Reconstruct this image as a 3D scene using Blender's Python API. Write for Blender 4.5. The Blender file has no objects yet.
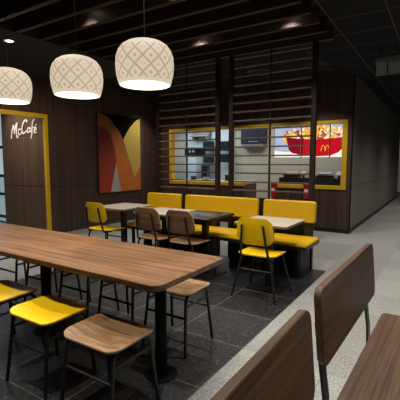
import bpy, bmesh, math, random
from mathutils import Vector, Matrix
random.seed(7)
S = bpy.context.scene
C = S.collection
PI = math.pi

# ------------------------------------------------------------------ materials
def lin(c):
    def f(v):
        v /= 255.0
        return v / 12.92 if v <= .04045 else ((v + .055) / 1.055) ** 2.4
    return (f(c[0]), f(c[1]), f(c[2]), 1.0)

def new_mat(name):
    m = bpy.data.materials.new(name); m.use_nodes = True
    nt = m.node_tree
    return m, nt, nt.nodes, nt.links, nt.nodes['Principled BSDF']

def plain(name, col, rough=.5, metal=0., noise=.08, nscale=30., spec=.5):
    m, nt, N, L, b = new_mat(name)
    tc = N.new('ShaderNodeTexCoord'); n = N.new('ShaderNodeTexNoise'); n.inputs['Scale'].default_value = nscale
    n.inputs['Detail'].default_value = 3
    L.new(tc.outputs['Object'], n.inputs['Vector'])
    r = N.new('ShaderNodeValToRGB'); c = lin(col)
    r.color_ramp.elements[0].position = .3; r.color_ramp.elements[1].position = .7
    r.color_ramp.elements[0].color = (c[0] * (1 - noise), c[1] * (1 - noise), c[2] * (1 - noise), 1)
    r.color_ramp.elements[1].color = (min(1, c[0] * (1 + noise)), min(1, c[1] * (1 + noise)), min(1, c[2] * (1 + noise)), 1)
    L.new(n.outputs['Fac'], r.inputs['Fac']); L.new(r.outputs['Color'], b.inputs['Base Color'])
    b.inputs['Roughness'].default_value = rough; b.inputs['Metallic'].default_value = metal
    b.inputs['Specular IOR Level'].default_value = spec
    return m

def glow(name, col, strength, noise=0.):
    m, nt, N, L, b = new_mat(name)
    c = lin(col)
    b.inputs['Base Color'].default_value = (c[0] * .3, c[1] * .3, c[2] * .3, 1)
    b.inputs['Emission Color'].default_value = c
    b.inputs['Emission Strength'].default_value = strength
    b.inputs['Roughness'].default_value = .5
    if noise:
        tc = N.new('ShaderNodeTexCoord'); n = N.new('ShaderNodeTexNoise'); n.inputs['Scale'].default_value = 3
        L.new(tc.outputs['Object'], n.inputs['Vector'])
        mr = N.new('ShaderNodeMapRange'); mr.inputs['To Min'].default_value = strength * (1 - noise); mr.inputs['To Max'].default_value = strength * (1 + noise)
        L.new(n.outputs['Fac'], mr.inputs['Value']); L.new(mr.outputs['Result'], b.inputs['Emission Strength'])
    return m

def wood(name, dark, light, axis, cross=16., along=.9, rough=.45, fine=110., contrast=.5, seam=None, spec=.4, fmix=.4):
    """streaky timber; axis = direction of the grain"""
    m, nt, N, L, b = new_mat(name)
    tc = N.new('ShaderNodeTexCoord')
    oi = N.new('ShaderNodeObjectInfo')
    off = N.new('ShaderNodeVectorMath'); off.operation = 'SCALE'; off.inputs[0].default_value = (7, 5, 9)
    L.new(oi.outputs['Random'], off.inputs['Scale'])
    add = N.new('ShaderNodeVectorMath'); L.new(tc.outputs['Object'], add.inputs[0]); L.new(off.outputs[0], add.inputs[1])
    def streak(cr, al, det, dist):
        mp = N.new('ShaderNodeMapping'); sc = [cr, cr, cr]; sc['XYZ'.index(axis)] = al
        mp.inputs['Scale'].default_value = sc
        L.new(add.outputs[0], mp.inputs['Vector'])
        n = N.new('ShaderNodeTexNoise'); n.inputs['Scale'].default_value = 1; n.inputs['Detail'].default_value = det
        n.inputs['Distortion'].default_value = dist
        L.new(mp.outputs[0], n.inputs['Vector'])
        return n.outputs['Fac']
    a = streak(cross, along, 4, .6); f = streak(fine, along * 3, 2, 0)
    mx = N.new('ShaderNodeMix'); mx.inputs['Factor'].default_value = fmix
    L.new(a, mx.inputs[2]); L.new(f, mx.inputs[3])
    r = N.new('ShaderNodeValToRGB')
    r.color_ramp.elements[0].position = .5 - contrast * .36; r.color_ramp.elements[1].position = .5 + contrast * .36
    r.color_ramp.elements[0].color = lin(dark); r.color_ramp.elements[1].color = lin(light)
    L.new(mx.outputs[0], r.inputs['Fac'])
    out = r.outputs['Color']
    if seam is not None:                       # dark joint between the lower and upper wall boards
        sx = N.new('ShaderNodeSeparateXYZ'); L.new(tc.outputs['Object'], sx.inputs[0])
        c1 = N.new('ShaderNodeMath'); c1.operation = 'COMPARE'; c1.inputs[1].default_value = seam; c1.inputs[2].default_value = .006
        L.new(sx.outputs['Z'], c1.inputs[0])
        m2 = N.new('ShaderNodeMix'); m2.data_type = 'RGBA'
        L.new(c1.outputs[0], m2.inputs['Factor']); L.new(out, m2.inputs[6]); m2.inputs[7].default_value = (.004, .003, .003, 1)
        out = m2.outputs[2]
    L.new(out, b.inputs['Base Color'])
    b.inputs['Roughness'].default_value = rough; b.inputs['Specular IOR Level'].default_value = spec
    return m

def tiles(name, c1, c2, grout, w, h, loc, mortar=.004, speck=0., speckcol=(200, 198, 190), rough=.4, stagger=0., axes='XY', spec=.4):
    m, nt, N, L, b = new_mat(name)
    tc = N.new('ShaderNodeTexCoord'); mp = N.new('ShaderNodeMapping'); mp.inputs['Location'].default_value = loc
    if axes == 'XZ': mp.inputs['Rotation'].default_value = (-PI / 2, 0, 0)
    L.new(tc.outputs['Object'], mp.inputs['Vector'])
    br = N.new('ShaderNodeTexBrick'); br.offset = stagger; br.squash = 1
    br.inputs['Color1'].default_value = lin(c1); br.inputs['Color2'].default_value = lin(c2); br.inputs['Mortar'].default_value = lin(grout)
    br.inputs['Scale'].default_value = 1; br.inputs['Mortar Size'].default_value = mortar; br.inputs['Mortar Smooth'].default_value = .2
    br.inputs['Brick Width'].default_value = w; br.inputs['Row Height'].default_value = h; br.inputs['Bias'].default_value = 0
    L.new(mp.outputs[0], br.inputs['Vector'])
    out = br.outputs['Color']
    if speck:
        n = N.new('ShaderNodeTexNoise'); n.inputs['Scale'].default_value = 42; n.inputs['Detail'].default_value = 5; n.inputs['Roughness'].default_value = .75
        L.new(tc.outputs['Object'], n.inputs['Vector'])
        r = N.new('ShaderNodeMapRange'); r.inputs['From Min'].default_value = .54; r.inputs['From Max'].default_value = .70; r.inputs['To Max'].default_value = speck
        L.new(n.outputs['Fac'], r.inputs['Value'])
        mx = N.new('ShaderNodeMix'); mx.data_type = 'RGBA'
        L.new(r.outputs[0], mx.inputs['Factor']); L.new(out, mx.inputs[6]); mx.inputs[7].default_value = lin(speckcol)
        n2 = N.new('ShaderNodeTexNoise'); n2.inputs['Scale'].default_value = 75; n2.inputs['Detail'].default_value = 3
        L.new(tc.outputs['Object'], n2.inputs['Vector'])
        r2 = N.new('ShaderNodeMapRange'); r2.inputs['From Min'].default_value = .35; r2.inputs['From Max'].default_value = .65; r2.inputs['To Min'].default_value = .55; r2.inputs['To Max'].default_value = 1.3
        L.new(n2.outputs['Fac'], r2.inputs['Value'])
        mu = N.new('ShaderNodeVectorMath'); mu.operation = 'SCALE'; L.new(mx.outputs[2], mu.inputs[0]); L.new(r2.outputs[0], mu.inputs['Scale'])
        out = mu.outputs[0]
    L.new(out, b.inputs['Base Color'])
    b.inputs['Roughness'].default_value = rough; b.inputs['Specular IOR Level'].default_value = spec
    return m

def shade_mat():
    """cream glowing shade with a woven lattice: diagonal lines, small diamonds and dots around the drum"""
    m, nt, N, L, b = new_mat('lamp_shade_lattice')
    tc = N.new('ShaderNodeTexCoord'); sp = N.new('ShaderNodeSeparateXYZ'); L.new(tc.outputs['Object'], sp.inputs[0])
    def M(op, a, c=None, clamp=False):
        n = N.new('ShaderNodeMath'); n.operation = op; n.use_clamp = clamp
        for i, v in enumerate((a, c)):
            if v is None: continue
            if isinstance(v, (int, float)): n.inputs[i].default_value = v
            else: L.new(v, n.inputs[i])
        return n.outputs[0]
    ang = M('ARCTAN2', sp.outputs['Y'], sp.outputs['X'])
    u = M('MULTIPLY', ang, 12 / (2 * PI)); v = M('DIVIDE', sp.outputs['Z'], .1)
    v = M('ADD', v, 1.95)
    def tri(x): return M('ABSOLUTE', M('SUBTRACT', M('FRACT', M('ADD', x, .5)), .5))   # distance to nearest whole number
    d = M('MINIMUM', tri(M('ADD', u, v)), tri(M('SUBTRACT', u, v)))
    line = M('LESS_THAN', d, .085)
    sq = M('LESS_THAN', M('ADD', tri(u), tri(M('ADD', v, .5))), .13)
    fu = tri(M('ADD', u, .5))
    dot = M('MULTIPLY', M('LESS_THAN', M('ABSOLUTE', M('SUBTRACT', fu, .09)), .04), M('LESS_THAN', tri(v), .04))
    pat = M('MAXIMUM', M('MAXIMUM', line, sq), dot)
    band = M('MULTIPLY', M('GREATER_THAN', sp.outputs['Z'], -.272), M('LESS_THAN', sp.outputs['Z'], -.06))
    pat = M('MULTIPLY', pat, band)
    mx = N.new('ShaderNodeMix'); mx.data_type = 'RGBA'
    L.new(pat, mx.inputs['Factor']); mx.inputs[6].default_value = lin((236, 217, 190)); mx.inputs[7].default_value = lin((198, 178, 150))
    L.new(mx.outputs[2], b.inputs['Emission Color']); b.inputs['Emission Strength'].default_value = .80
    b.inputs['Base Color'].default_value = (.06, .05, .04, 1); b.inputs['Roughness'].default_value = .8
    return m

M_TABLE = wood('walnut_table', (66, 43, 26), (152, 108, 70), 'X', cross=34, along=.8, rough=.48, fine=110, contrast=.38, fmix=.45)
M_SEATW = wood('walnut_seat', (100, 70, 45), (176, 136, 94), 'X', cross=40, along=1.8, rough=.45, contrast=.36)
M_CHAIRW = wood('walnut_chair', (84, 60, 42), (142, 108, 78), 'X', cross=26, along=1.6, rough=.45)
M_BENCH = wood('walnut_bench', (66, 47, 34), (124, 94, 69), 'Y', cross=36, along=.9, rough=.45, fine=140, contrast=.44, fmix=.45)
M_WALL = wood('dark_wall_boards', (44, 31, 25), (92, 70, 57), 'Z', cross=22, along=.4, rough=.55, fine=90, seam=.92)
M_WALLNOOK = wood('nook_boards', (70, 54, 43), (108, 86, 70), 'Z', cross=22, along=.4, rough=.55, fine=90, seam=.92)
M_COUNTERW = wood('counter_boards', (76, 55, 42), (112, 84, 66), 'Z', cross=22, along=.5, rough=.5, fine=90)
M_BEAM = wood('beam_timber', (36, 23, 18), (64, 43, 34), 'X', cross=24, along=.6, rough=.5)
M_SCREEN = wood('screen_timber', (24, 17, 14), (42, 31, 25), 'Z', cross=24, along=.6, rough=.5)
M_SLAT = wood('slat_timber', (74, 60, 52), (112, 96, 84), 'X', cross=24, along=.6, rough=.45)
M_EDGEW = plain('plywood_edge', (176, 148, 112), .6, noise=.06)
M_EDGEY = plain('yellow_edge', (176, 134, 20), .6, noise=.06)
M_YELLOW = plain('yellow_lacquer', (246, 200, 2), .42, noise=.03)
M_VINYL = plain('yellow_vinyl', (210, 164, 4), .45, noise=.03, nscale=12)
M_TRIM = plain('yellow_trim', (216, 172, 26), .5, noise=.05)
M_BLACK = plain('black_metal', (22, 22, 23), .42, noise=.1)
M_MATTE = plain('matt_black', (15, 15, 15), .75, noise=.1, spec=.15)
M_BLACKT = plain('black_laminate', (34, 34, 36), .35, noise=.1)
M_DARKP = plain('dark_panel', (30, 24, 21), .55, noise=.15)
M_BEIGE = plain('beige_laminate', (178, 168, 150), .4, noise=.04)
M_GREYEDGE = plain('grey_edge', (120, 112, 100), .5, noise=.04)
M_PLINTH = plain('black_plinth', (14, 13, 13), .5)
M_GREYWALL = plain('grey_wall', (112, 106, 100), .7, noise=.05, nscale=4)
M_PLASTER = plain('dim_plaster', (70, 66, 62), .8, noise=.05)
M_SOFFIT = plain('soffit', (34, 33, 34), .85, noise=.05)
M_STEEL = plain('steel', (150, 156, 160), .35, metal=.6, noise=.05)
M_CREAMTOP = plain('cream_counter', (220, 212, 196), .4, noise=.03)
M_KWHITE = plain('kitchen_white', (196, 212, 220), .45, noise=.04)
M_RED = plain('red_plastic', (190, 18, 24), .4, noise=.05)
M_WHITE = plain('white_letter', (232, 228, 220), .6, noise=.02)
M_CORD = plain('black_cord', (8, 8, 8), .6)
M_SILVER = plain('silver', (180, 180, 180), .35, metal=.5)
M_LIGHTBOX = glow('light_panel', (120, 116, 112), .1)
M_LENS = glow('downlight_lens', (255, 236, 205), 6.)
M_INNER = glow('shade_inside', (255, 244, 224), 1.15)
M_SHADE = shade_mat()
M_PANE = glow('daylit_pane', (186, 208, 222), .62, noise=.25)
M_PANE2 = glow('daylit_pane_low', (168, 192, 206), .5, noise=.25)
M_SCREENOFF = plain('monitor_glass', (20, 26, 34), .2)
M_NAVY = glow('navy_display', (10, 18, 60), .4)
M_FLOOR = tiles('grey_terrazzo', (160, 159, 154), (136, 135, 131), (124, 123, 119), .6, .6, (0, -.06, 0), .003, speck=.5, speckcol=(205, 203, 198), rough=.5)
M_DARKFLOOR = tiles('charcoal_terrazzo', (40, 40, 42), (27, 27, 28), (112, 107, 98), .6, .6, (0, -.06, 0), .004, speck=.8, speckcol=(122, 121, 120), rough=.42)
M_CEIL = tiles('black_ceiling_tiles', (40, 40, 42), (36, 36, 38), (84, 84, 86), .6, .6, (0, .1, 0), .009, rough=.9, spec=.1)
M_KTILE = tiles('kitchen_tiles', (200, 195, 180), (194, 189, 174), (182, 177, 164), .3, .6, (0, 0, 0), .006, rough=.4, axes='XZ')

# ------------------------------------------------------------------ mesh helpers
def box_bm(bm, x0, x1, y0, y1, z0, z1, bev=0., mi=0):
    vs = [bm.verts.new(p) for p in ((x0, y0, z0), (x1, y0, z0), (x1, y1, z0), (x0, y1, z0), (x0, y0, z1), (x1, y0, z1), (x1, y1, z1), (x0, y1, z1))]
    fs = [bm.faces.new([vs[i] for i in q]) for q in ((3, 2, 1, 0), (4, 5, 6, 7), (0, 1, 5, 4), (1, 2, 6, 5), (2, 3, 7, 6), (3, 0, 4, 7))]
    for f in fs: f.material_index = mi
    if bev:
        es = list({e for f in fs for e in f.edges})
        bmesh.ops.bevel(bm, geom=es, offset=bev, segments=2, affect='EDGES', clamp_overlap=True)
    return bm

def box(x0, x1, y0, y1, z0, z1, bev=0.):
    return box_bm(bmesh.new(), x0, x1, y0, y1, z0, z1, bev)

def rrect(w, d, r, n=6):
    r = max(.0005, min(r, w / 2 - .0005, d / 2 - .0005)); pts = []
    for cx, cy, a0 in ((w / 2 - r, d / 2 - r, 0), (-w / 2 + r, d / 2 - r, PI / 2), (-w / 2 + r, -d / 2 + r, PI), (w / 2 - r, -d / 2 + r, 1.5 * PI)):
        for i in range(n + 1):
            a = a0 + i * PI / 2 / n; pts.append((cx + r * math.cos(a), cy + r * math.sin(a)))
    return pts

def loft(w, d, r, profile, rings=0, zf=None, n=6, xf=None, edge=False):
    """rounded slab: profile = [(inset, z)] from the underside to the top"""
    bm = bmesh.new(); rows = []
    def row(w_, d_, r_, z, s=1.):
        out = []
        for x, y in rrect(w_, d_, r_, n):
            x *= s; y *= s
            p = Vector((x, y, z + (zf(x, y) if zf else 0)))
            out.append(bm.verts.new(xf(p) if xf else p))
        return out
    seq = [(i, z, 1.) for i, z in profile]
    lo = [(profile[0][0], profile[0][1], (k + 1) / (rings + 1)) for k in range(rings)]
    hi = [(profile[-1][0], profile[-1][1], (k + 1) / (rings + 1)) for k in reversed(range(rings))]
    for i, z, s in lo + seq + hi: rows.append(row(w - 2 * i, d - 2 * i, r - i, z, s))
    k = len(rows[0])
    for q, (a, b) in enumerate(zip(rows, rows[1:])):
        for j in range(k):
            f = bm.faces.new((a[j], a[(j + 1) % k], b[(j + 1) % k], b[j]))
            if edge and rings <= q < rings + len(profile) - 1: f.material_index = 1
    for rw, top, z in ((rows[0], False, profile[0][1]), (rows[-1], True, profile[-1][1])):
        p = Vector((0, 0, z + (zf(0, 0) if zf else 0))); c = bm.verts.new(xf(p) if xf else p)
        for j in range(k):
            f = (rw[j], rw[(j + 1) % k], c)
            bm.faces.new(f if top else f[::-1])
    return bm

def fillet(pts, r, n=5):
    pts = [Vector(p) for p in pts]; out = [pts[0]]
    for a, b, c in zip(pts, pts[1:], pts[2:]):
        u = (a - b); v = (c - b); d = min(r, u.length * .45, v.length * .45)
        p = b + u.normalized() * d; q = b + v.normalized() * d
        for i in range(n + 1):
            t = i / n; out.append(p * (1 - t) ** 2 + b * 2 * t * (1 - t) + q * t * t)
    return out + [pts[-1]]

def tube_bm(bm, pts, r, sides=10, mi=0):
    pts = [Vector(p) for p in pts]; prev = None; rings = []
    up = Vector((.3, .5, .81))
    for i, p in enumerate(pts):
        t = (pts[min(i + 1, len(pts) - 1)] - pts[max(i - 1, 0)]).normalized()
        if prev is None: a = t.cross(up).normalized()
        else: a = (prev - t * prev.dot(t)).normalized()
        prev = a; b = t.cross(a); rr = r[i] if isinstance(r, (list, tuple)) else r
        rings.append([bm.verts.new(p + (a * math.cos(2 * PI * k / sides) + b * math.sin(2 * PI * k / sides)) * rr) for k in range(sides)])
    for u, v in zip(rings, rings[1:]):
        for k in range(sides):
            f = bm.faces.new((u[k], u[(k + 1) % sides], v[(k + 1) % sides], v[k])); f.material_index = mi
    for f in (bm.faces.new(rings[0][::-1]), bm.faces.new(rings[-1])): f.material_index = mi
    return bm

def tube(pts, r, sides=10): return tube_bm(bmesh.new(), pts, r, sides)

def lathe_bm(bm, prof, n=40, mi=0, cx=0, cy=0):
    rings = [[bm.verts.new((cx + r * math.cos(2 * PI * k / n), cy + r * math.sin(2 * PI * k / n), z)) for k in range(n)] for r, z in prof]
    for a, b in zip(rings, rings[1:]):
        for k in range(n):
            f = bm.faces.new((a[k], a[(k + 1) % n], b[(k + 1) % n], b[k])); f.material_index = mi
    return rings

def cyl(r, z0, z1, n=32, cx=0, cy=0, bev=.004):
    bm = bmesh.new()
    rs = lathe_bm(bm, [(r - bev, z0), (r, z0 + bev), (r, z1 - bev), (r - bev, z1)], n, 0, cx, cy)
    bm.faces.new(rs[0][::-1]); bm.faces.new(rs[-1]); return bm

def obj(name, bm, mat, parent=None, smooth=True):
    me = bpy.data.meshes.new(name)
    bmesh.ops.recalc_face_normals(bm, faces=bm.faces[:])
    bm.to_mesh(me); bm.free()
    for m in (mat if isinstance(mat, (list, tuple)) else [mat]): me.materials.append(m)
    o = bpy.data.objects.new(name, me); C.objects.link(o)
    if smooth and me.polygons:
        me.polygons.foreach_set('use_smooth', [True] * len(me.polygons))
        me.set_sharp_from_angle(angle=math.radians(38))
    if parent: o.parent = parent
    return o

def tag(o, label, cat, group=None):
    o['label'] = label; o['category'] = cat
    if group: o['group'] = group
    return o

def thing(name, label, cat, loc=(0, 0, 0), rz=0, group=None):
    o = bpy.data.objects.new(name, None); C.objects.link(o)
    o.location = loc; o.rotation_euler = (0, 0, rz); o.empty_display_size = .1
    return tag(o, label, cat, group)

def struct(name, bm, m, smooth=False):
    o = obj(name, bm, m, None, smooth); o['kind'] = 'structure'; return o

def dup(root, loc, rz, label, group=None):
    r = root.copy(); C.objects.link(r); r.location = loc; r.rotation_euler = (0, 0, rz); r['label'] = label
    if group: r['group'] = group
    for ch in list(root.children):
        c = ch.copy(); C.objects.link(c); c.parent = r
        for g in list(ch.children):
            d = g.copy(); C.objects.link(d); d.parent = c
    return r

def set_mat(root, part, mat, new_name=None):
    for ch in root.children:
        if ch.name.split('.')[0] == part:
            ch.data = ch.data.copy(); ch.data.materials[0] = mat; ch.data.materials[1] = M_EDGEY if mat is M_YELLOW else M_EDGEW

# ------------------------------------------------------------------ room shell
WL = -6.3      # wall with the poster
WB = 7.67      # wall with the kitchen opening
CZ = 3.05      # ceiling
struct('floor', box(-11, 4.2, -3.2, 20, -.1, 0), M_FLOOR)
o = struct('floor_dark_tiles', box(-4.2, -1.2, -2.2, 4.87, 0, .002), M_DARKFLOOR)
struct('ceiling', box(-11, 4.2, -3.2, 20, CZ, CZ + .1), M_CEIL)
struct('ceiling_soffit', box(-10.9, -4.21, -3.1, 4.92, 2.88, CZ), M_SOFFIT)
# poster wall, with the nook opening up to y = 4.54
struct('wall_left', box(WL - .12, WL, 4.488, WB, 0, CZ), M_WALL)
struct('wall_left_header', box(WL - .12, WL, -3.1, 4.488, 2.28, 2.88), M_WALL)
struct('wall_left_near', box(WL - .12, WL, -3.1, .9, 0, 2.28), M_WALL)
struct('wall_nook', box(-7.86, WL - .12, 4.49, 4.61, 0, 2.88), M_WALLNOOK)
struct('wall_nook_back', box(-11, -10.9, -3.1, 4.7, 0, 2.88), M_PLASTER)
# yellow lining of the nook opening
bm = bmesh.new()
box_bm(bm, WL - .05, WL + .006, 4.425, 4.49, 0, 2.285)
box_bm(bm, WL - .05, WL + .006, .9, 4.425, 2.21, 2.285)
box_bm(bm, WL - .05, WL + .006, .9, .965, 0, 2.21)
struct('trim_1', bm, M_TRIM)
# daylit window beside the nook boards
w = struct('window_1', box(-10.9, -7.93, 4.62, 4.68, 0, .06), M_STEEL)
def child(name, bm, m, p): return obj(name, bm, m, p, False)
zs = [.06, .2, .70, 1.10, 1.72, 2.5]
for i in range(5):
    child('pane', box(-10.86, -8.06, 4.635, 4.65, zs[i] + .03, zs[i + 1] - .03), M_PANE if i > 2 else M_PANE2, w)
for z in zs[1:]:
    child('window_frame', box(-10.9, -8.02, 4.61, 4.69, z - .03, z + .03), M_BLACKT, w)
for x in (-10.9, -9.4, -8.06):
    child('window_frame', box(x, x + .06, 4.612, 4.692, .06, 2.5), M_BLACKT, w)
struct('wall_nook_top', box(-10.9, -7.93, 4.56, 4.7, 2.53, 2.88), M_PLASTER)

# wall with the kitchen opening: x -5.88..-1.58, z .87..2.2, walk-through x -3.79..-3.1
bm = bmesh.new()
box_bm(bm, WL - .1, -5.79, WB, WB + .12, 0, CZ)
box_bm(bm, -5.79, -1.67, WB, WB + .12, 2.16, CZ)
box_bm(bm, -1.67, -1.5, WB, WB + .12, .08, CZ)
box_bm(bm, -5.79, -3.79, WB, WB + .12, .08, .86)
box_bm(bm, -3.10, -1.67, WB, WB + .12, .08, .86)
struct('wall_back', bm, M_WALL)
bm = bmesh.new()
box_bm(bm, -5.79, -3.79, WB + .01, WB + .12, 0, .08); box_bm(bm, -3.1, -1.51, WB + .01, WB + .12, 0, .08)
struct('baseboard_back', bm, M_PLINTH)
bm = bmesh.new()
box_bm(bm, -5.86, -5.785, WB - .015, WB + .125, .86, 2.21)
box_bm(bm, -5.785, -1.67, WB - .015, WB + .125, 2.155, 2.21)
box_bm(bm, -1.675, -1.58, WB - .015, WB + .125, .86, 2.21)
box_bm(bm, -5.79, -3.79, WB - .015, WB + .125, .86, .93)
box_bm(bm, -3.10, -1.67, WB - .015, WB + .125, .86, .93)
struct('trim_2', bm, M_TRIM)
# corridor wall running away on the right
mcw = tiles('corridor_boards', (106, 100, 94), (100, 95, 90), (52, 49, 46), 6.0, 3.2, (-1.6, 2.28, 0), .008, rough=.6)
bm = box(-1.56, -1.5, WB + .0005, 16.6, .08, CZ)
m, nt, N, L, b = new_mat('corridor_boards_seam')
tc = N.new('ShaderNodeTexCoord'); sp = N.new('ShaderNodeSeparateXYZ'); L.new(tc.outputs['Object'], sp.inputs[0])
cm = N.new('ShaderNodeMath'); cm.operation = 'COMPARE'; cm.inputs[1].default_value = .92; cm.inputs[2].default_value = .008; L.new(sp.outputs['Z'], cm.inputs[0])
nz = N.new('ShaderNodeTexNoise'); nz.inputs['Scale'].default_value = 3; L.new(tc.outputs['Object'], nz.inputs['Vector'])
rp = N.new('ShaderNodeValToRGB'); rp.color_ramp.elements[0].color = lin((96, 90, 84)); rp.color_ramp.elements[1].color = lin((118, 112, 105)); L.new(nz.outputs['Fac'], rp.inputs['Fac'])
mx = N.new('ShaderNodeMix'); mx.data_type = 'RGBA'; L.new(cm.outputs[0], mx.inputs['Factor']); L.new(rp.outputs[0], mx.inputs[6]); mx.inputs[7].default_value = lin((44, 41, 38))
L.new(mx.outputs[2], b.inputs['Base Color']); b.inputs['Roughness'].default_value = .65
struct('wall_corridor', bm, m)
struct('baseboard_corridor', box(-1.56, -1.488, WB + .0005, 16.6, 0, .08), M_PLINTH)
struct('wall_far', box(-1.56, 4.2, 19.9, 20, 0, CZ), M_PLASTER)
struct('wall_far_return', box(-3, -1.5, 16.6, 16.7, 0, CZ), M_PLINTH)
struct('wall_right', box(4.1, 4.2, -3.1, 19.9, 0, CZ), M_PLASTER)
struct('wall_front', box(-10.9, 4.1, -3.2, -3.1, 0, CZ), M_PLASTER)

# kitchen shell
struct('wall_kitchen_back', box(-8.2, -1.56, 10.2, 10.3, 0, 2.7), M_KTILE)
struct('wall_kitchen_left', box(-8.3, -8.2, WB + .12, 10.3, 0, 2.7), M_KWHITE)
struct('ceiling_kitchen', box(-8.2, -1.56, WB + .125, 10.2, 2.62, 2.7), M_PLASTER)
struct('trim_3', box(-7.05, -5.32, 10.17, 10.2, .1, 2.6), M_KWHITE)

# ------------------------------------------------------------------ timber beams under the ceiling
n_beam = 13
ords = ['first', 'second', 'third', 'fourth', 'fifth', 'sixth', 'seventh', 'eighth', 'ninth', 'tenth', 'eleventh', 'twelfth', 'thirteenth']
proto = None
for i in range(n_beam):
    y = 4.86 - .315 * i
    lab = 'dark timber ceiling beam directly over the slatted screens' if i == 0 else 'dark timber ceiling beam, %s from the slatted screens' % ords[i]
    if proto is None:
        proto = tag(obj('timber_beam', box(-1.5, 1.5, -.03, .03, 0, .165, .004), M_BEAM), lab, 'ceiling beam', 'parallel timber beams under the ceiling')
        q = proto
    else:
        q = proto.copy(); C.objects.link(q); q['label'] = lab
    q.location = (-2.705, y, 2.882)

# recessed downlights between the beams (thing > ring, lens)
def downlight(x, y, z, label):
    t = thing('downlight', label, 'downlight', (x, y, z), 0, 'recessed ceiling downlights')
    bm = bmesh.new(); lathe_bm(bm, [(.045, .0), (.062, -.001), (.066, -.006), (.05, -.008), (.045, .0)], 28)
    obj('ring', bm, M_WHITE, t)
    bm = bmesh.new(); rs = lathe_bm(bm, [(.045, -.002), (.03, -.012), (.01, -.016)], 24); bm.faces.new(rs[-1]); bm.faces.new(rs[0][::-1])
    obj('lens', bm, M_LENS, t)
    return t
def spot(x, y, z, e, size=95, blend=.7, col=(1, .945, .87), tgt=None, r=.05, name='downlight_or_fill'):
    l = bpy.data.lights.new(name, 'SPOT'); l.energy = e * 2.3; l.spot_size = math.radians(size); l.spot_blend = blend; l.color = col; l.shadow_soft_size = r
    o = bpy.data.objects.new(name, l); C.objects.link(o); o.location = (x, y, z)
    d = (Vector(tgt) if tgt else Vector((x, y, 0))) - Vector((x, y, z)); o.rotation_euler = d.to_track_quat('-Z', 'Y').to_euler()
    return o
GY = [4.86 - .315 * i - .16 for i in range(13)]     # centres of the gaps
for x, gi, lab in ((-1.52, 2, 'lit recessed downlight between beams at the open right end'),
                   (-2.72, 2, 'recessed downlight between beams above the black topped table'),
                   (-3.32, 6, 'lit recessed downlight between beams above the middle pendant lamp'),
                   (-2.11, 6, 'lit recessed downlight between beams over the near pendant lamp')):
    downlight(x, GY[gi], CZ, lab)
downlight(-4.56, 2.76, 2.88, 'lit recessed downlight in the plain soffit above the yellow opening')

# round ceiling air diffusers behind the screens
for x, y, lab in ((-1.93, 6.75, 'dark round ceiling diffuser behind the right screen post'), (-2.95, 6.6, 'dark round ceiling diffuser behind the middle of the right screen')):
    bm = bmesh.new(); rs = lathe_bm(bm, [(.06, -.035), (.13, -.03), (.14, -.015), (.2, -.02), (.235, 0)], 36); bm.faces.new(rs[0][::-1])
    o = tag(obj('ceiling_diffuser', bm, M_PLINTH), lab, 'ceiling vent', 'round ceiling diffusers'); o.location = (x, y, CZ)

# ------------------------------------------------------------------ pendant lamps
def pendant(x, y, z0, s, label):
    """z0 = rim height; origin at the crown so the lattice runs down the drum"""
    t = thing('pendant_lamp', label, 'pendant lamp', (x, y, z0 + .292 * s), -.135, 'patterned pendant lamps over the long table')
    prof = [(.168, -.330), (.174, -.318), (.188, -.26), (.194, -.19), (.190, -.13), (.176, -.085), (.152, -.05), (.12, -.027), (.08, -.012), (.03, -.004), (.012, 0)]
    prof = [(r, z * .292 / .33) for r, z in prof]
    prof = [(r * .985, z) for r, z in prof]
    bm = bmesh.new()
    a = lathe_bm(bm, prof, 64, 0); bm.faces.new(a[-1])
    inn = [(r - .006, z - (.0 if i == 0 else .006)) for i, (r, z) in enumerate(prof)]
    bb = lathe_bm(bm, inn, 64, 1); f = bm.faces.new(bb[-1]); f.material_index = 1
    for k in range(64):
        f = bm.faces.new((a[0][k], a[0][(k + 1) % 64], bb[0][(k + 1) % 64], bb[0][k])); f.material_index = 1
    o = obj('lamp_shade', bm, [M_SHADE, M_INNER], t)
    top = CZ - (z0 + .292 * s)
    obj('cord', tube([(0, 0, -.06), (0, 0, top)], .003, 8), M_CORD, t)
    obj('ceiling_rose', cyl(.05, top - .025, top, 24), M_BLACK, t)
    bm = bmesh.new(); rs = lathe_bm(bm, [(.012, -.06), (.022, -.065), (.022, -.105), (.012, -.11)], 20); bm.faces.new(rs[0]); bm.faces.new(rs[-1])
    obj('lamp_holder', bm, M_WHITE, t)
    bm = bmesh.new(); bmesh.ops.create_uvsphere(bm, u_segments=16, v_segments=10, radius=.035, matrix=Matrix.Translation((0, 0, -.145)))
    obj('bulb', bm, glow('bulb_glow', (255, 244, 224), 3.), t)
    l = bpy.data.lights.new('pendant_light', 'POINT'); l.energy = 11; l.color = (1, .9, .76); l.shadow_soft_size = .09
    lo = bpy.data.objects.new('pendant_light', l); C.objects.link(lo); lo.location = (x, y, z0 + .03)
    return t
pendant(-1.688, 1.95, 1.903, 1, 'cream pendant lamp nearest the screens, rightmost of three')
pendant(-2.358, 1.95, 1.900, 1, 'cream pendant lamp hanging between the two others')
pendant(-3.262, 1.95, 1.93, 1, 'cream pendant lamp nearest the yellow framed opening')

# ------------------------------------------------------------------ long table
t = thing('dining_table', 'long walnut table with rounded corners and black round legs', 'table', (-2.71, 1.855, 0))
obj('tabletop', loft(2.97, .73, .055, [(.003, .714), (0, .718), (0, .747), (.003, .75)]), M_TABLE, t)
for lx in (-1.21, 0, 1.21):
    lg = obj('leg', cyl(.038, .012, .714, 28, lx, 0), M_MATTE, t)
    obj('base_plate', cyl(.11, .002, .008, 40, lx, 0, .002), M_MATTE, lg)

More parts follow.
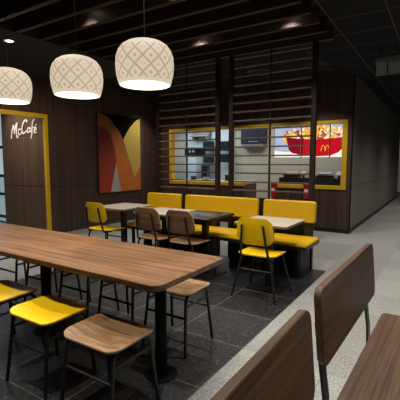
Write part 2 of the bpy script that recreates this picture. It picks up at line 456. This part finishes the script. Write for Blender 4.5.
# ------------------------------------------------------------------ stools
def stool_proto():
    t = thing('stool', '', 'stool', (0, 0, 0))
    def zf(x, y): return .022 * (abs(x) / .21) ** 2.0 - .006 * max(0, (-y) / .16) ** 2
    obj('seat', loft(.435, .335, .07, [(.004, .432), (0, .436), (0, .444), (.004, .448)], rings=6, zf=zf, n=8, edge=True), [M_SEATW, M_EDGEW], t)
    for sx in (-1, 1):
        for sy in (-1, 1):
            pts = fillet([(sx * .198, sy * .188, .002), (sx * .172, sy * .138, .436), (sx * .172, 0, .436)], .055, 6)
            obj('leg', tube(pts, 0.0115, 10), M_BLACK, t)
    def at(sx, sy, z):
        k = (z - .002) / .434
        return (sx * (.198 - .026 * k), sy * (.188 - .05 * k), z)
    for sy in (-1, 1): obj('stretcher', tube([at(-1, sy, .275), at(1, sy, .275)], .0095, 8), M_BLACK, t)
    for sx in (-1, 1): obj('stretcher', tube([at(sx, -1, .355), at(sx, 1, .355)], .0095, 8), M_BLACK, t)
    return t
sp0 = stool_proto()
def place_stool(x, y, label, group, yellow=False, first=[True], dz=0):
    if first[0]:
        first[0] = False; q = sp0; q.location = (x, y, dz); q['label'] = label; q['group'] = group
    else: q = dup(sp0, (x, y, dz), 0, label, group)
    if yellow: set_mat(q, 'seat', M_YELLOW)
    return q
G1 = 'stools on the near side of the long table'; G2 = 'stools on the far side of the long table'
place_stool(-1.525, 1.425, 'wooden seated stool on the near side of the long table', G1, dz=.002)
place_stool(-2.085, 1.445, 'yellow stool next to the wooden stool on the near table side', G1, True, dz=.002)
place_stool(-2.675, 1.475, 'yellow stool cut off by the left edge of the picture', G1, True, dz=.002)
for x, lab in ((-1.68, 'wooden stool at the free right end of the long table, far side'),
               (-2.19, 'wooden stool on the far table side, second from its right end'),
               (-2.71, 'wooden stool on the far table side, middle of five'),
               (-3.23, 'wooden stool on the far table side, second from the left of five'),
               (-3.78, 'wooden stool on the far table side, nearest the yellow framed opening')):
    place_stool(x, 2.29, lab, G2, dz=.002)

# ------------------------------------------------------------------ dining chairs
def chair_proto():
    t = thing('dining_chair', '', 'chair', (0, 0, 0))
    def zf(x, y):
        return .014 * (abs(x) / .21) ** 2 - .020 * max(0, (y - .05) / .17) ** 2 + .012 * max(0, (-y - .1) / .12) ** 2
    obj('seat', loft(.425, .44, .11, [(.004, .436), (0, .44), (0, .447), (.004, .451)], rings=6, zf=zf, n=8, edge=True), [M_YELLOW, M_EDGEY], t)
    def xf(p):
        x, h = p.x, p.y                      # h = height about the middle of the back
        w = 1 - .17 * max(0, h / .14) - .20 * max(0, (-h - .05) / .09) ** 1.5
        y = -.222 - .20 * (h + .02) * .9 - p.z + .030 * (1 - (x / .21) ** 2) * -1 + .03
        return Vector((x * w, y, .703 + h))
    obj('backrest', loft(.42, .285, .075, [(.003, -.006), (0, -.003), (0, .003), (.003, .006)], rings=5, n=8, xf=xf, edge=True), [M_YELLOW, M_EDGEY], t)
    for sx in (-1, 1):
        obj('leg', tube(fillet([(sx * .242, -.23, .002), (sx * .155, -.175, .432), (sx * .15, -.05, .434)], .04), 0.0115, 10), M_BLACK, t)
        obj('leg', tube(fillet([(sx * .242, .23, .002), (sx * .16, .155, .422), (sx * .15, .0, .434)], .04), 0.0115, 10), M_BLACK, t)
        obj('back_bar', tube(fillet([(sx * .152, -.12, .43), (sx * .152, -.205, .436), (sx * .132, -.238, .60), (sx * .112, -.262, .775)], .04), 0.0125, 10), M_BLACK, t)
    def at(sx, sy, z): 
        k = z / .432
        return (sx * (.242 - .087 * k), sy * (.23 - .06 * k), z)
    obj('stretcher', tube([at(-1, -1, .30), at(1, -1, .30)], .0095, 8), M_BLACK, t)
    obj('stretcher', tube([at(-1, 1, .30), at(1, 1, .30)], .0095, 8), M_BLACK, t)
    return t
c0 = chair_proto()
c0.location = (-1.56, 3.635, .002); c0['label'] = 'yellow chair with thin black legs at the beige table nearest the corridor'
c0['group'] = 'chairs pulled up to the cafe tables'
dup(c0, (-4.03, 3.78, .002), 0, 'yellow chair at the beige table near the wall poster')
for x, lab in ((-3.045, 'walnut chair at the beige table between the two benches'), (-2.55, 'walnut chair at the black topped table')):
    q = dup(c0, (x, 3.72, .002), 0, lab); set_mat(q, 'seat', M_SEATW); set_mat(q, 'backrest', M_CHAIRW)

# ------------------------------------------------------------------ cafe tables
def cafe(x, y, w, d, label, mat, edge, px=0., r=.014):
    t = thing('cafe_table', label, 'table', (x, y, 0), 0, 'small cafe tables along the yellow benches')
    top = obj('tabletop', loft(w, d, r, [(.002, .722), (0, .725), (0, .745)]), edge, t)
    obj('surface', loft(w, d, r, [(.0, .745), (.0, .748), (.002, .75)]), mat, top)
    lg = obj('pedestal', box(px - .035, px + .035, -.035, .035, .012, .722, .003), M_BLACK, t)
    obj('base_plate', box(px - .2, px + .2, -.2, .2, .002, .013, .003), M_BLACK, lg)
cafe(-1.592, 3.915, .60, .60, 'beige square table in front of the right bench', M_BEIGE, M_GREYEDGE)
cafe(-2.505, 3.935, .57, .66, 'black topped table in front of the middle bench', M_BLACKT, M_BLACK, .05)
cafe(-3.105, 3.955, .60, .60, 'beige square table beside the black topped table', M_BEIGE, M_GREYEDGE)
cafe(-3.985, 4.08, .60, .66, 'beige square table nearest the wall poster', M_BEIGE, M_GREYEDGE, 0, .06)

# ------------------------------------------------------------------ yellow benches
def banquette(xb0, xb1, xs0, xs1, ups, label, py=-.13):
    cx = (xb0 + xb1) / 2
    t = thing('banquette', label, 'bench', (cx, 4.5, 0), 0, 'yellow upholstered benches along the slatted screens')
    wb = xb1 - xb0; ws = xs1 - xs0; sx = (xs0 + xs1) / 2 - cx
    def back(p): return Vector((p.x, .205 - p.z - (p.y) * -.08, .772 + p.y))
    obj('back_cushion', loft(wb, .27, .03, [(.012, -.03), (.003, -.022), (0, -.01), (0, .01), (.004, .024), (.014, .033)], rings=2, xf=back), M_VINYL, t)
    def st(p): return Vector((p.x + sx, p.y - .04, p.z))
    obj('seat_cushion', loft(ws, .56, .035, [(.012, .425), (.006, .430), (.006, .440), (.012, .452), (.028, .460)], rings=2, xf=st), M_VINYL, t)
    obj('seat_board', loft(ws, .57, .03, [(0, .392), (0, .426)], xf=st), M_BLACKT, t)
    for u in ups:
        obj('leg', box(u - cx - .02, u - cx + .02, -.17, -.13, .002, .392, .003), M_BLACK, t)
        obj('support_panel', box(u - cx - .03, u - cx + .03, py, .27, .002, .392, .003), M_DARKP, t)
        obj('back_post', box(u - cx - .045, u - cx + .045, .235, .275, .375, .86, .003), M_DARKP, t)
    return t
banquette(-2.01, -1.31, -2.06, -1.26, (-1.42, -1.90), 'short yellow bench nearest the corridor')
banquette(-3.29, -2.085, -3.30, -2.10, (-2.31, -2.80), 'long yellow bench between the two short ones')
banquette(-4.045, -3.375, -4.11, -3.345, (-4.05, -3.46), 'short yellow bench nearest the wall poster', .12)

# ------------------------------------------------------------------ slatted screens behind the benches
def screen(x0, x1, label):
    """posts at both ends, boarded foot, thin rod in the middle, level slats up to the last beam"""
    cx = (x0 + x1) / 2; w = x1 - x0
    t = thing('slatted_screen', label, 'screen', (cx, 4.86, 0), 0, 'slatted timber screens behind the benches')
    top = 2.882
    for s in (-1, 1):
        x = s * (w / 2 - .0325)
        obj('post', box(x - .0325, x + .0325, -.03, .03, 0, top, .003), M_SCREEN, t)
    obj('lower_panel', box(-w / 2 + .065, w / 2 - .065, -.015, .015, .0, .90), M_SCREEN, t)
    obj('rod', tube([(0, 0, .90), (0, 0, top)], .015, 10), M_SCREEN, t)
    for k in range(16):
        z = 2.835 - .1225 * k
        obj('slat', box(-w / 2 + .065, w / 2 - .065, -.025, .025, z - .0095, z + .0095, .002), M_SLAT, t)
screen(-3.97, -2.785, 'slatted timber screen in front of the kitchen equipment')
screen(-2.625, -1.385, 'slatted timber screen in front of the menu screens')

# ------------------------------------------------------------------ foreground benches (only their backs and one seat show)
def wood_bench(y0, y1, seat0, seat1, label, bx=-.1, rz=0):
    cy = (y0 + y1) / 2
    t = thing('wooden_bench', label, 'bench', (bx, cy, 0), math.radians(rz), 'walnut benches with raised backrests')
    def xf(p):   # p.x runs along the bench, p.y is height
        return Vector((-.299 - .085 * p.y - p.z, p.x, .713 + p.y))
    obj('backrest', loft(y1 - y0, .335, .05, [(.003, -.016), (0, -.013), (0, .013), (.003, .016)], rings=2, n=8, xf=xf), M_BENCH, t)
    def sf(p): return Vector((p.x + .02, p.y + (seat0 + seat1) / 2 - cy, p.z))
    obj('seat', loft(.47, seat1 - seat0, .035, [(.003, .412), (0, .416), (0, .446), (.003, .45)], n=6, xf=sf), M_BENCH, t)
    for y in (y0 + .07, y1 - .14):
        bm = bmesh.new()
        pts = [(-.325, .72), (-.305, .56), (-.28, .38), (-.268, .0)]
        for (xa, za), (xb, zb) in zip(pts, pts[1:]):
            v = [bm.verts.new(p) for p in ((xa - .006, y - cy - .03, za), (xa + .006, y - cy - .03, za), (xa + .006, y - cy + .03, za), (xa - .006, y - cy + .03, za),
                                           (xb - .006, y - cy - .03, zb), (xb + .006, y - cy - .03, zb), (xb + .006, y - cy + .03, zb), (xb - .006, y - cy + .03, zb))]
            for q in ((0, 1, 2, 3), (7, 6, 5, 4), (0, 4, 5, 1), (1, 5, 6, 2), (2, 6, 7, 3), (3, 7, 4, 0)): bm.faces.new([v[i] for i in q])
        obj('back_support', bm, M_BLACK, t, False)
    for y in (seat0 + .12, seat1 - .12):
        obj('leg', box(-.15, -.11, y - cy - .02, y - cy + .02, 0, .412, .003), M_BLACK, t)
        obj('leg', box(.19, .23, y - cy - .02, y - cy + .02, 0, .412, .003), M_BLACK, t)
        obj('rail', box(-.15, .23, y - cy - .02, y - cy + .02, .38, .412, .003), M_BLACK, t)
    return t
wood_bench(1.51, 2.62, 1.42, 2.57, 'walnut bench with its whole backrest and seat showing', -.08, -1.8)
wood_bench(.19, 1.32, .20, 1.38, 'walnut bench of which only the top of its backrest shows', -.078, 0)

# ------------------------------------------------------------------ wall poster (golden arches in reds and oranges)
t = bmesh.new()
PX = WL + .045
box_bm(t, WL, PX, 5.72, 7.06, .725, 2.445, 0, 0)
def shape(bm, pts, lift, mi):
    f = bm.faces.new([bm.verts.new((PX + lift, y, z)) for y, z in pts]); f.material_index = mi
    bmesh.ops.triangulate(bm, faces=[f])
y0, y1, z0, z1 = 5.722, 7.058, .727, 2.443
def ease(a, b, bulge, n=10):   # arc between two points, bulging sideways
    (ya, za), (yb, zb) = a, b; L_ = math.hypot(yb - ya, zb - za); nx, nz = (zb - za) / L_, -(yb - ya) / L_
    return [(ya + (yb - ya) * i / n + nx * bulge * math.sin(PI * i / n), za + (zb - za) * i / n + nz * bulge * math.sin(PI * i / n)) for i in range(n + 1)]
L1 = [(y0 + .01, z1 - .003), (5.86, 2.435), (5.978, 2.405), (6.09, 2.33), (6.198, 2.235), (6.30, 2.14), (6.381, 2.046), (6.483, 1.905)]   # outer edge of the left arch
R1 = [(6.483, 1.905), (6.56, 2.03), (6.654, 2.15), (6.74, 2.24), (6.838, 2.323), (6.94, 2.395), (7.052, 2.438)]                           # outer edge of the right arch
shape(t, [(y0, z0), (y1, z0), (y1, z1), (y0, z1)], .001, 1)                                    # orange ground
shape(t, L1 + [p for p in R1[1:]] + [(y1, z1), (y0 + .01, z1)], .002, 2)                        # black between the arches
shape(t, L1 + [(6.62, 1.60), (6.55, 1.45), (6.30, 1.45), (y0, 1.6), (y0, z1)], .003, 3)         # brown upper left arch
shape(t, R1 + [(y1, z1 - .01), (y1, 1.33), (6.83, 1.03)], .004, 4)                              # pale yellow right arch
RD = [(y0, 2.166), (5.80, 2.18), (5.883, 2.168), (6.012, 2.089), (6.075, 2.01), (6.119, 1.914), (6.17, 1.80), (6.204, 1.675), (6.245, 1.45)]
shape(t, RD + [(6.05, .727), (y0, z0)], .005, 5)                                    # red inner field
shape(t, [(6.235, 1.36), (6.05, z0), (6.385, z0)], .006, 6)                                     # grey wedge
def vgrad(name, lo, hi, za, zb, rough=.6):
    m, nt, N, L, b = new_mat(name)
    tc = N.new('ShaderNodeTexCoord'); sp = N.new('ShaderNodeSeparateXYZ'); L.new(tc.outputs['Object'], sp.inputs[0])
    mr = N.new('ShaderNodeMapRange'); mr.inputs['From Min'].default_value = za; mr.inputs['From Max'].default_value = zb; L.new(sp.outputs['Z'], mr.inputs['Value'])
    r = N.new('ShaderNodeValToRGB'); r.color_ramp.elements[0].color = lin(lo); r.color_ramp.elements[1].color = lin(hi)
    L.new(mr.outputs[0], r.inputs['Fac']); L.new(r.outputs[0], b.inputs['Base Color']); b.inputs['Roughness'].default_value = rough
    return m
POSTER = [M_PLINTH, plain('poster_orange', (200, 106, 30), .6), plain('poster_black', (6, 6, 7), .95, spec=.1), vgrad('poster_amber', (192, 106, 30), (128, 78, 26), 1.5, 2.3),
          plain('poster_pale_yellow', (200, 172, 82), .6), vgrad('poster_red', (176, 52, 28), (104, 26, 20), .8, 2.0), plain('poster_grey', (176, 168, 160), .6)]
for v in t.verts: v.co.y -= .045
tag(obj('wall_poster', t, POSTER, None, False), 'tall canvas poster of overlapping orange, red and yellow arches on the dark wall', 'poster')

# ------------------------------------------------------------------ white script lettering on the nook boards
bm = bmesh.new()
def L2(cx, cy): return (-7.58 + (cx - 75) * .00514, 4.54 - .012, 1.885 + (255 - cy) * .00300 - (cx - 75) * .00012)
def stroke(pts, r=.019):
    pts = [Vector(L2(*p)) for p in pts]; P = []
    for i in range(len(pts) - 1):
        a = pts[max(i - 1, 0)]; b = pts[i]; c = pts[i + 1]; d = pts[min(i + 2, len(pts) - 1)]
        for k in range(5):
            s = k / 5
            P.append(.5 * ((2 * b) + (c - a) * s + (2 * a - 5 * b + 4 * c - d) * s * s + (3 * b - a - 3 * c + d) * s ** 3))
    P.append(pts[-1])
    tube_bm(bm, P, r, 8)
stroke([(77, 258), (80, 225), (88, 185), (95, 165)])
stroke([(93, 166), (99, 190), (100, 226)])
stroke([(100, 226), (106, 190), (116, 160), (120, 152)])
stroke([(119, 153), (117, 190), (114, 225), (117, 250), (124, 246)])
stroke([(143, 200), (137, 194), (129, 202), (127, 220), (132, 232), (140, 228), (147, 220)], .016)
stroke([(186, 150), (182, 138), (172, 140), (160, 160), (152, 190), (153, 215), (162, 224), (174, 216), (182, 205)], .019)
stroke([(205, 193), (197, 188), (188, 198), (187, 213), (194, 217), (203, 204), (206, 192)], .016)
stroke([(206, 192), (205, 207), (209, 214), (214, 206)], .016)
stroke([(236, 142), (228, 140), (222, 158), (218, 195), (214, 235), (211, 256)], .018)
stroke([(208, 192), (221, 188), (232, 184)], .014)
stroke([(229, 208), (240, 204), (245, 196), (240, 188), (232, 196), (229, 212), (234, 222), (246, 216)], .015)
stroke([(240, 178), (245, 172), (250, 166)], .014)
for v in bm.verts: v.co = ((v.co.x) * .9885, 4.478 + (v.co.y - 4.528) * .55, 1.4 + (v.co.z - 1.4) * .9885)
tag(obj('wall_lettering', bm, M_WHITE), 'white script cafe lettering on the lit wooden boards inside the yellow frame', 'sign')

# ------------------------------------------------------------------ hanging light box over the corridor
t = thing('hanging_sign', 'small grey two panel sign box hanging from the corridor ceiling', 'sign', (-.76, 6.2, 2.66), math.radians(-4))
obj('housing', box(-.165, .165, -.04, .04, .175, .245, .004), M_STEEL, t)
for s in (-1, 1):
    obj('panel', box(s * .082 - .074, s * .082 + .074, -.012, .012, 0, .175, .002), M_LIGHTBOX, t)
obj('rail', box(-.006, .006, -.02, .02, 0, .175), M_BLACK, t)
for s in (-1, 1): obj('hanger', tube([(s * .12, 0, .245), (s * .12, 0, CZ - 2.66)], .006, 8), M_BLACK, t)

# ------------------------------------------------------------------ kitchen behind the opening
def single(name, bm, mat, label, cat, group=None, smooth=True): return tag(obj(name, bm, mat, None, smooth), label, cat, group)
t = thing('service_counter', 'left service counter with cream top behind the left screen', 'counter', (-4.8, 8.1, 0))
obj('body', box(-.98, 1.0, -.30, .32, .06, .89), M_COUNTERW, t)
obj('worktop', box(-.98, 1.01, -.305, .34, .89, .945, .004), M_CREAMTOP, t)
obj('toe_kick', box(-.97, .97, -.28, .28, 0, .06), M_PLINTH, t)
t = thing('service_counter', 'right service counter with dark top under the menu screens', 'counter', (-2.36, 8.1, 0))
obj('body', box(-.73, .74, -.30, .32, .06, .89), M_COUNTERW, t)
obj('worktop', box(-.74, .74, -.305, .34, .89, .93, .004), M_BLACKT, t)
obj('ledge', box(-.70, .72, -.12, .30, .93, 1.065, .004), M_BLACKT, t)
obj('toe_kick', box(-.72, .72, -.28, .28, 0, .06), M_PLINTH, t)

# menu screens: one picture of a red fries box runs across the three displays
GOLD, CREAM, WHITE_, ORNG = 3, 4, 5, 6
ART = [glow('menu_background', (186, 196, 226), .85, .3), glow('menu_red', (206, 20, 36), .85), glow('menu_deep_red', (150, 10, 36), .8), glow('menu_gold', (246, 186, 60), .95),
       glow('menu_cream', (250, 226, 160), 1.0), glow('menu_white', (250, 244, 236), 1.0), glow('menu_bacon', (190, 80, 50), .85), glow('menu_arches', (255, 196, 20), 1.0)]
def art(bm, y):
    def poly(pts, k, mi):
        f = bm.faces.new([bm.verts.new((x, y - .0006 * k, z)) for x, z in pts]); f.material_index = mi
    poly([(-3.29, 1.5), (-1.40, 1.5), (-1.40, 2.185), (-3.29, 2.185)], 0, 0)
    poly([(-3.28, 1.502), (-1.40, 1.502), (-1.40, 1.80), (-3.0, 1.62), (-3.28, 1.66)], 1, 5)
    rnd = random.Random(3)
    for i in range(230):                                   # fries and toppings heaped above the box
        x = rnd.uniform(-3.04, -1.66); hgt = .10 + .13 * math.sin((x + 3.05) / 1.9 * PI) 
        z = 1.895 + rnd.uniform(-.06, 1) * hgt
        a = rnd.uniform(-.9, .9) + PI / 2 * (rnd.random() < .5); l = rnd.uniform(.03, .10); ww = rnd.uniform(.016, .032)
        dx, dz = math.cos(a) * l, math.sin(a) * l; ex, ez = -math.sin(a) * ww, math.cos(a) * ww
        poly([(x - dx - ex, z - dz - ez), (x + dx - ex, z + dz - ez), (x + dx + ex, z + dz + ez), (x - dx + ex, z - dz + ez)], 2 + i * .02, rnd.choice([3, 3, 3, 4, 4, 5, 6, 6]))
    box_pts = [(-3.0, 1.945), (-2.93, 1.66), (-2.86, 1.60), (-2.62, 1.545), (-2.32, 1.52), (-2.03, 1.535), (-1.87, 1.60), (-1.76, 1.70), (-1.69, 1.925)]
    rim = [(-1.69 - (1.31) * i / 12, 1.925 + .02 * i / 12 - .05 * math.sin(PI * i / 12)) for i in range(1, 12)]
    poly(box_pts + rim, 8, 1)
    poly([(-3.0, 1.945), (-2.93, 1.66), (-2.86, 1.60), (-2.62, 1.545), (-2.60, 1.89)], 9, 2)
    def arch(xa, xb, zb, zt, w):
        pts = []; n = 10
        for i in range(n + 1):
            s = i / n; x = xa + (xb - xa) * s; pts.append((x, zb + (zt - zb) * math.sin(PI * s) ** .6))
        for (xq, zq), (xr, zr) in zip(pts, pts[1:]):
            poly([(xq - w, zq), (xr - w, zr), (xr + w, zr), (xq + w, zq)], 10, 7)
            poly([(xq, zq - w), (xr, zr - w), (xr, zr + w), (xq, zq + w)], 10.3, 7)
    arch(-2.225, -2.135, 1.635, 1.755, .0065); arch(-2.135, -2.045, 1.635, 1.755, .0065)
edges = [-3.285, -2.655, -2.045, -1.585]
names = ['leftmost menu screen, showing the start of the red fries box', 'middle menu screen, partly behind the right screen post', 'rightmost menu screen, showing the end of the red fries box']
for i in range(3):
    xa, xb = edges[i] + .008, edges[i + 1] - .008
    t = thing('menu_screen', names[i], 'screen', (0, 8.22, 0), 0, 'menu screens hung above the counter')
    obj('bezel', box(xa - .006, xb + .006, .0, .06, 1.494, 2.190, .002), M_BLACK, t)
    bm = bmesh.new(); art(bm, -.002)
    for cut, no in ((xa + .004, (-1, 0, 0)), (xb - .004, (1, 0, 0))):
        bmesh.ops.bisect_plane(bm, geom=bm.verts[:] + bm.edges[:] + bm.faces[:], plane_co=(cut, 0, 0), plane_no=no, clear_outer=True)
    bmesh.ops.bisect_plane(bm, geom=bm.verts[:] + bm.edges[:] + bm.faces[:], plane_co=(0, 0, 2.183), plane_no=(0, 0, 1), clear_outer=True)
    obj('display', bm, ART, t, False)
    obj('bracket', box((xa + xb) / 2 - .03, (xa + xb) / 2 + .03, .02, .05, 2.19, 2.62), M_BLACK, t)

# television on the tiled wall
t = thing('wall_monitor', 'navy blue monitor on the pale tiles left of the menu screens', 'monitor', (-4.66, 10.1, 1.92))
obj('bezel', box(-.40, .40, -.03, .03, 0, .44, .004), M_BLACK, t)
obj('display', box(-.385, .385, -.034, -.03, .02, .425), M_NAVY, t)
obj('bracket', box(-.1, .1, .03, .1, .12, .32), M_BLACK, t)
bm = bmesh.new()
for k in range(9): box_bm(bm, -.15 + k * .034, -.132 + k * .034, -.036, -.034, .06, .078)
obj('caption', bm, M_KWHITE, t, False)
single('vent_box', box(-5.0, -4.32, 9.98, 10.2, 1.80, 1.91, .006), M_STEEL, 'low grey box on the tiles just under the navy monitor', 'box')

# steel shelf, order monitors, drinks machine and cabinet on the bright part of the kitchen wall
t = thing('wall_shelf', 'grey steel shelf high on the bright kitchen wall', 'shelf', (-6.42, 10.0, 2.18))
obj('board', box(-.30, .30, -.16, .17, 0, .025, .003), M_STEEL, t)
obj('back_plate', box(-.30, .30, .0, .17, .025, .30, .005), M_GREYEDGE, t)
for s in (-1, 1): obj('bracket', box(s * .24 - .012, s * .24 + .012, -.1, .17, -.07, 0), M_STEEL, t)
for x, z, w_, h_, lab in ((-6.10, 1.73, .40, .30, 'upper left black order monitor on the bright kitchen wall'), (-5.55, 1.73, .36, .29, 'upper right black order monitor on the bright kitchen wall'),
                          (-6.09, 1.375, .37, .26, 'lower left black order monitor on the bright kitchen wall'), (-5.55, 1.39, .36, .25, 'lower right black order monitor on the bright kitchen wall')):
    t = thing('order_monitor', lab, 'monitor', (x, 9.95, z), 0, 'order monitors on the kitchen wall')
    obj('case', box(-w_ / 2, w_ / 2, -.02, .03, 0, h_, .006), M_BLACK, t)
    obj('display', box(-w_ / 2 + .02, w_ / 2 - .02, -.023, -.02, .02, h_ - .02), M_SCREENOFF, t)
    obj('arm', box(-.03, .03, .03, .22, h_ * .4, h_ * .6), M_BLACK, t)
t = thing('drinks_machine', 'white drinks machine with dark control band left of the order monitors', 'drinks machine', (-6.56, 9.9, 0))
obj('cabinet', box(-.2, .2, -.28, .28, .86, 1.60, .01), M_KWHITE, t)
obj('control_band', box(-.205, .205, -.29, .28, 1.60, 1.84, .008), M_SCREENOFF, t)
obj('base', box(-.2, .2, -.28, .28, 0, .86, .006), M_STEEL, t)
for k in range(3): obj('button', box(-.15 + k * .12, -.09 + k * .12, -.297, -.29, 1.69, 1.75), M_SILVER, t)
t = thing('holding_cabinet', 'dark holding cabinet under the lower left order monitor', 'cabinet', (-6.02, 9.9, 0))
obj('case', box(-.16, .16, -.25, .25, 0, 1.33, .006), M_STEEL, t)
obj('door', box(-.14, .14, -.262, -.25, .88, 1.30, .004), M_SCREENOFF, t)
obj('handle', tube([(.10, -.275, .95), (.10, -.275, 1.22)], .008, 8), M_SILVER, t)
t = thing('prep_bench', 'white prep bench under the lower right order monitor', 'counter', (-5.55, 9.85, 0))
obj('worktop', box(-.29, .29, -.30, .33, .86, .90, .004), M_STEEL, t)
obj('body', box(-.28, .28, -.27, .33, 0, .86), M_KWHITE, t)
# small things on the cream counter
for x, y, w_, h_, m_, lab in ((-5.45, 8.15, .10, .09, M_BLACKT, 'small black box at the left end of the cream counter'), (-5.1, 8.2, .14, .06, M_SILVER, 'flat silver box on the cream counter'),
                             (-4.72, 8.15, .12, .10, M_KWHITE, 'white box on the cream counter behind the left screen'), (-4.42, 8.12, .11, .14, M_BLACKT, 'black box at the screen posts on the cream counter')):
    t = thing('counter_box', lab, 'box', (x, y, .945), 0, 'small boxes on the cream counter')
    obj('case', box(-w_ / 2, w_ / 2, -.06, .06, 0, h_, .006), m_, t)
    obj('lid', box(-w_ / 2 - .004, w_ / 2 + .004, -.064, .064, h_, h_ + .014, .003), M_SILVER, t)
# cash registers and card terminals on the dark ledge
for xr, xs, a, b_ in ((-2.84, -2.58, 'black cash register on the dark ledge, behind the right screen', 'silver card terminal beside the post of the right screen'),
                      (-2.12, -1.83, 'black cash register on the dark ledge right of the screen post', 'silver card terminal at the right end of the dark ledge')):
    t = thing('cash_register', a, 'cash register', (xr, 8.2, 1.065), 0, 'cash registers on the dark ledge')
    obj('drawer', box(-.17, .17, -.10, .12, 0, .055, .006), M_BLACK, t)
    bm = box(-.14, .14, -.01, .01, 0, .12, .004); bmesh.ops.rotate(bm, verts=bm.verts, cent=(0, 0, 0), matrix=Matrix.Rotation(math.radians(-66), 3, 'X')); bmesh.ops.translate(bm, verts=bm.verts, vec=(0, -.04, .07))
    obj('touch_screen', bm, M_SCREENOFF, t)
    t = thing('card_terminal', b_, 'card terminal', (xs, 8.2, 1.065), 0, 'card terminals on the dark ledge')
    obj('stand', tube([(0, 0, 0), (0, 0, .07)], .025, 12), M_BLACK, t)
    bm = box(-.05, .05, -.07, .07, -.012, .012, .004); bmesh.ops.rotate(bm, verts=bm.verts, cent=(0, 0, 0), matrix=Matrix.Rotation(math.radians(38), 3, 'X')); bmesh.ops.translate(bm, verts=bm.verts, vec=(0, -.01, .09))
    obj('keypad', bm, M_SILVER, t)
# red dispensers at both ends of the right counter front
for x, lab in ((-3.03, 'red dispenser at the walk-through end of the right counter'), (-2.325, 'red dispenser beside the right screen post')):
    t = thing('dispenser', lab, 'dispenser', (x, WB - .09, .66), 0, 'red dispensers on the counter front')
    obj('case', box(-.06, .06, 0, .09, .0, .24, .012), M_RED, t)
    obj('lid', box(-.064, .064, -.006, .09, .24, .31, .01), M_RED, t)
    obj('label_plate', box(-.035, .035, -.004, .0, .12, .19), M_WHITE, t)
    obj('tray', box(-.05, .05, -.04, .0, .0, .02, .004), M_RED, t)

# ------------------------------------------------------------------ lights
def area(name, loc, rot, sx, sy, e, col):
    l = bpy.data.lights.new(name, 'AREA'); l.shape = 'RECTANGLE'; l.size = sx; l.size_y = sy; l.energy = e; l.color = col
    o = bpy.data.objects.new(name, l); C.objects.link(o); o.location = loc; o.rotation_euler = rot; return o
WARM = (1, .86, .68)
for x, gi, e in ((-1.52, 2, 34), (-2.72, 2, 40), (-3.32, 6, 32), (-2.11, 6, 32)): spot(x, GY[gi], CZ - .03, e, 112)
for x, gi, e in ((-3.92, 2, 38), (-3.3, 12, 42), (-1.9, 12, 46), (-2.72, 9, 28), (-1.52, 9, 30)): spot(x, GY[gi], CZ - .03, e)  # no fixtures here: unseen fill spots added for the table, stools and chair backs
for x, e in ((-5.75, 30), (-4.6, 22), (-3.3, 22), (-2.0, 42)): spot(x, 6.95, CZ - .03, e, 100, .8, name='unseen_wall_wash')  # unseen ceiling spots; all but the first added to brighten kitchen trim and wall
spot(-4.56, 2.76, 2.85, 70, 95, .8, tgt=(-6.0, 4.1, .9))
# general ceiling lights of the corridor and the seating on the right
for x, y, e in ((-.6, 3.0, 105), (.5, 1.2, 50), (.2, 5.3, 80), (.3, 9.6, 95), (.3, 12.6, 90), (-.3, 7.0, 75), (.8, 15.5, 50)):
    spot(x, y, CZ - .03, e, 130, 1, (1, .95, .88), name='corridor_lamp', r=.15)
area('kitchen_lamp', (-3.4, 9.2, 2.6), (0, 0, 0), 3.0, 1.2, 30, (1, .97, .9))
area('kitchen_lamp_cool', (-6.2, 9.1, 2.6), (0, 0, 0), 1.6, 1.0, 42, (.86, .95, 1))
area('window_daylight', (-9.3, 4.5, 1.5), (math.radians(-90), 0, 0), 2.4, 2.2, 30, (.86, .95, 1))
spot(-7.1, 3.7, 2.86, 48, 100, .8, (1, .9, .78), tgt=(-7.2, 4.5, 1.2), name='nook_lamp')

wd = bpy.data.worlds.new('dim_room'); S.world = wd; wd.use_nodes = True
wd.node_tree.nodes['Background'].inputs[0].default_value = (.9, .9, 1, 1); wd.node_tree.nodes['Background'].inputs[1].default_value = .06

# ------------------------------------------------------------------ camera
cam = bpy.data.cameras.new('camera'); co = bpy.data.objects.new('camera', cam); C.objects.link(co)
cam.sensor_fit = 'HORIZONTAL'; cam.sensor_width = 36; cam.lens = 377 / 400 * 36; cam.clip_start = .02
p = math.atan(38 / 377); yaw = math.radians(32.8)
co.location = (0, 0, 1.4); co.rotation_euler = (PI / 2 - p, 0, yaw)
S.camera = co
S.view_settings.view_transform = 'Standard'; S.view_settings.look = 'None'; S.view_settings.exposure = 0
S.cycles.use_denoising = True
S.cycles.max_bounces = 6
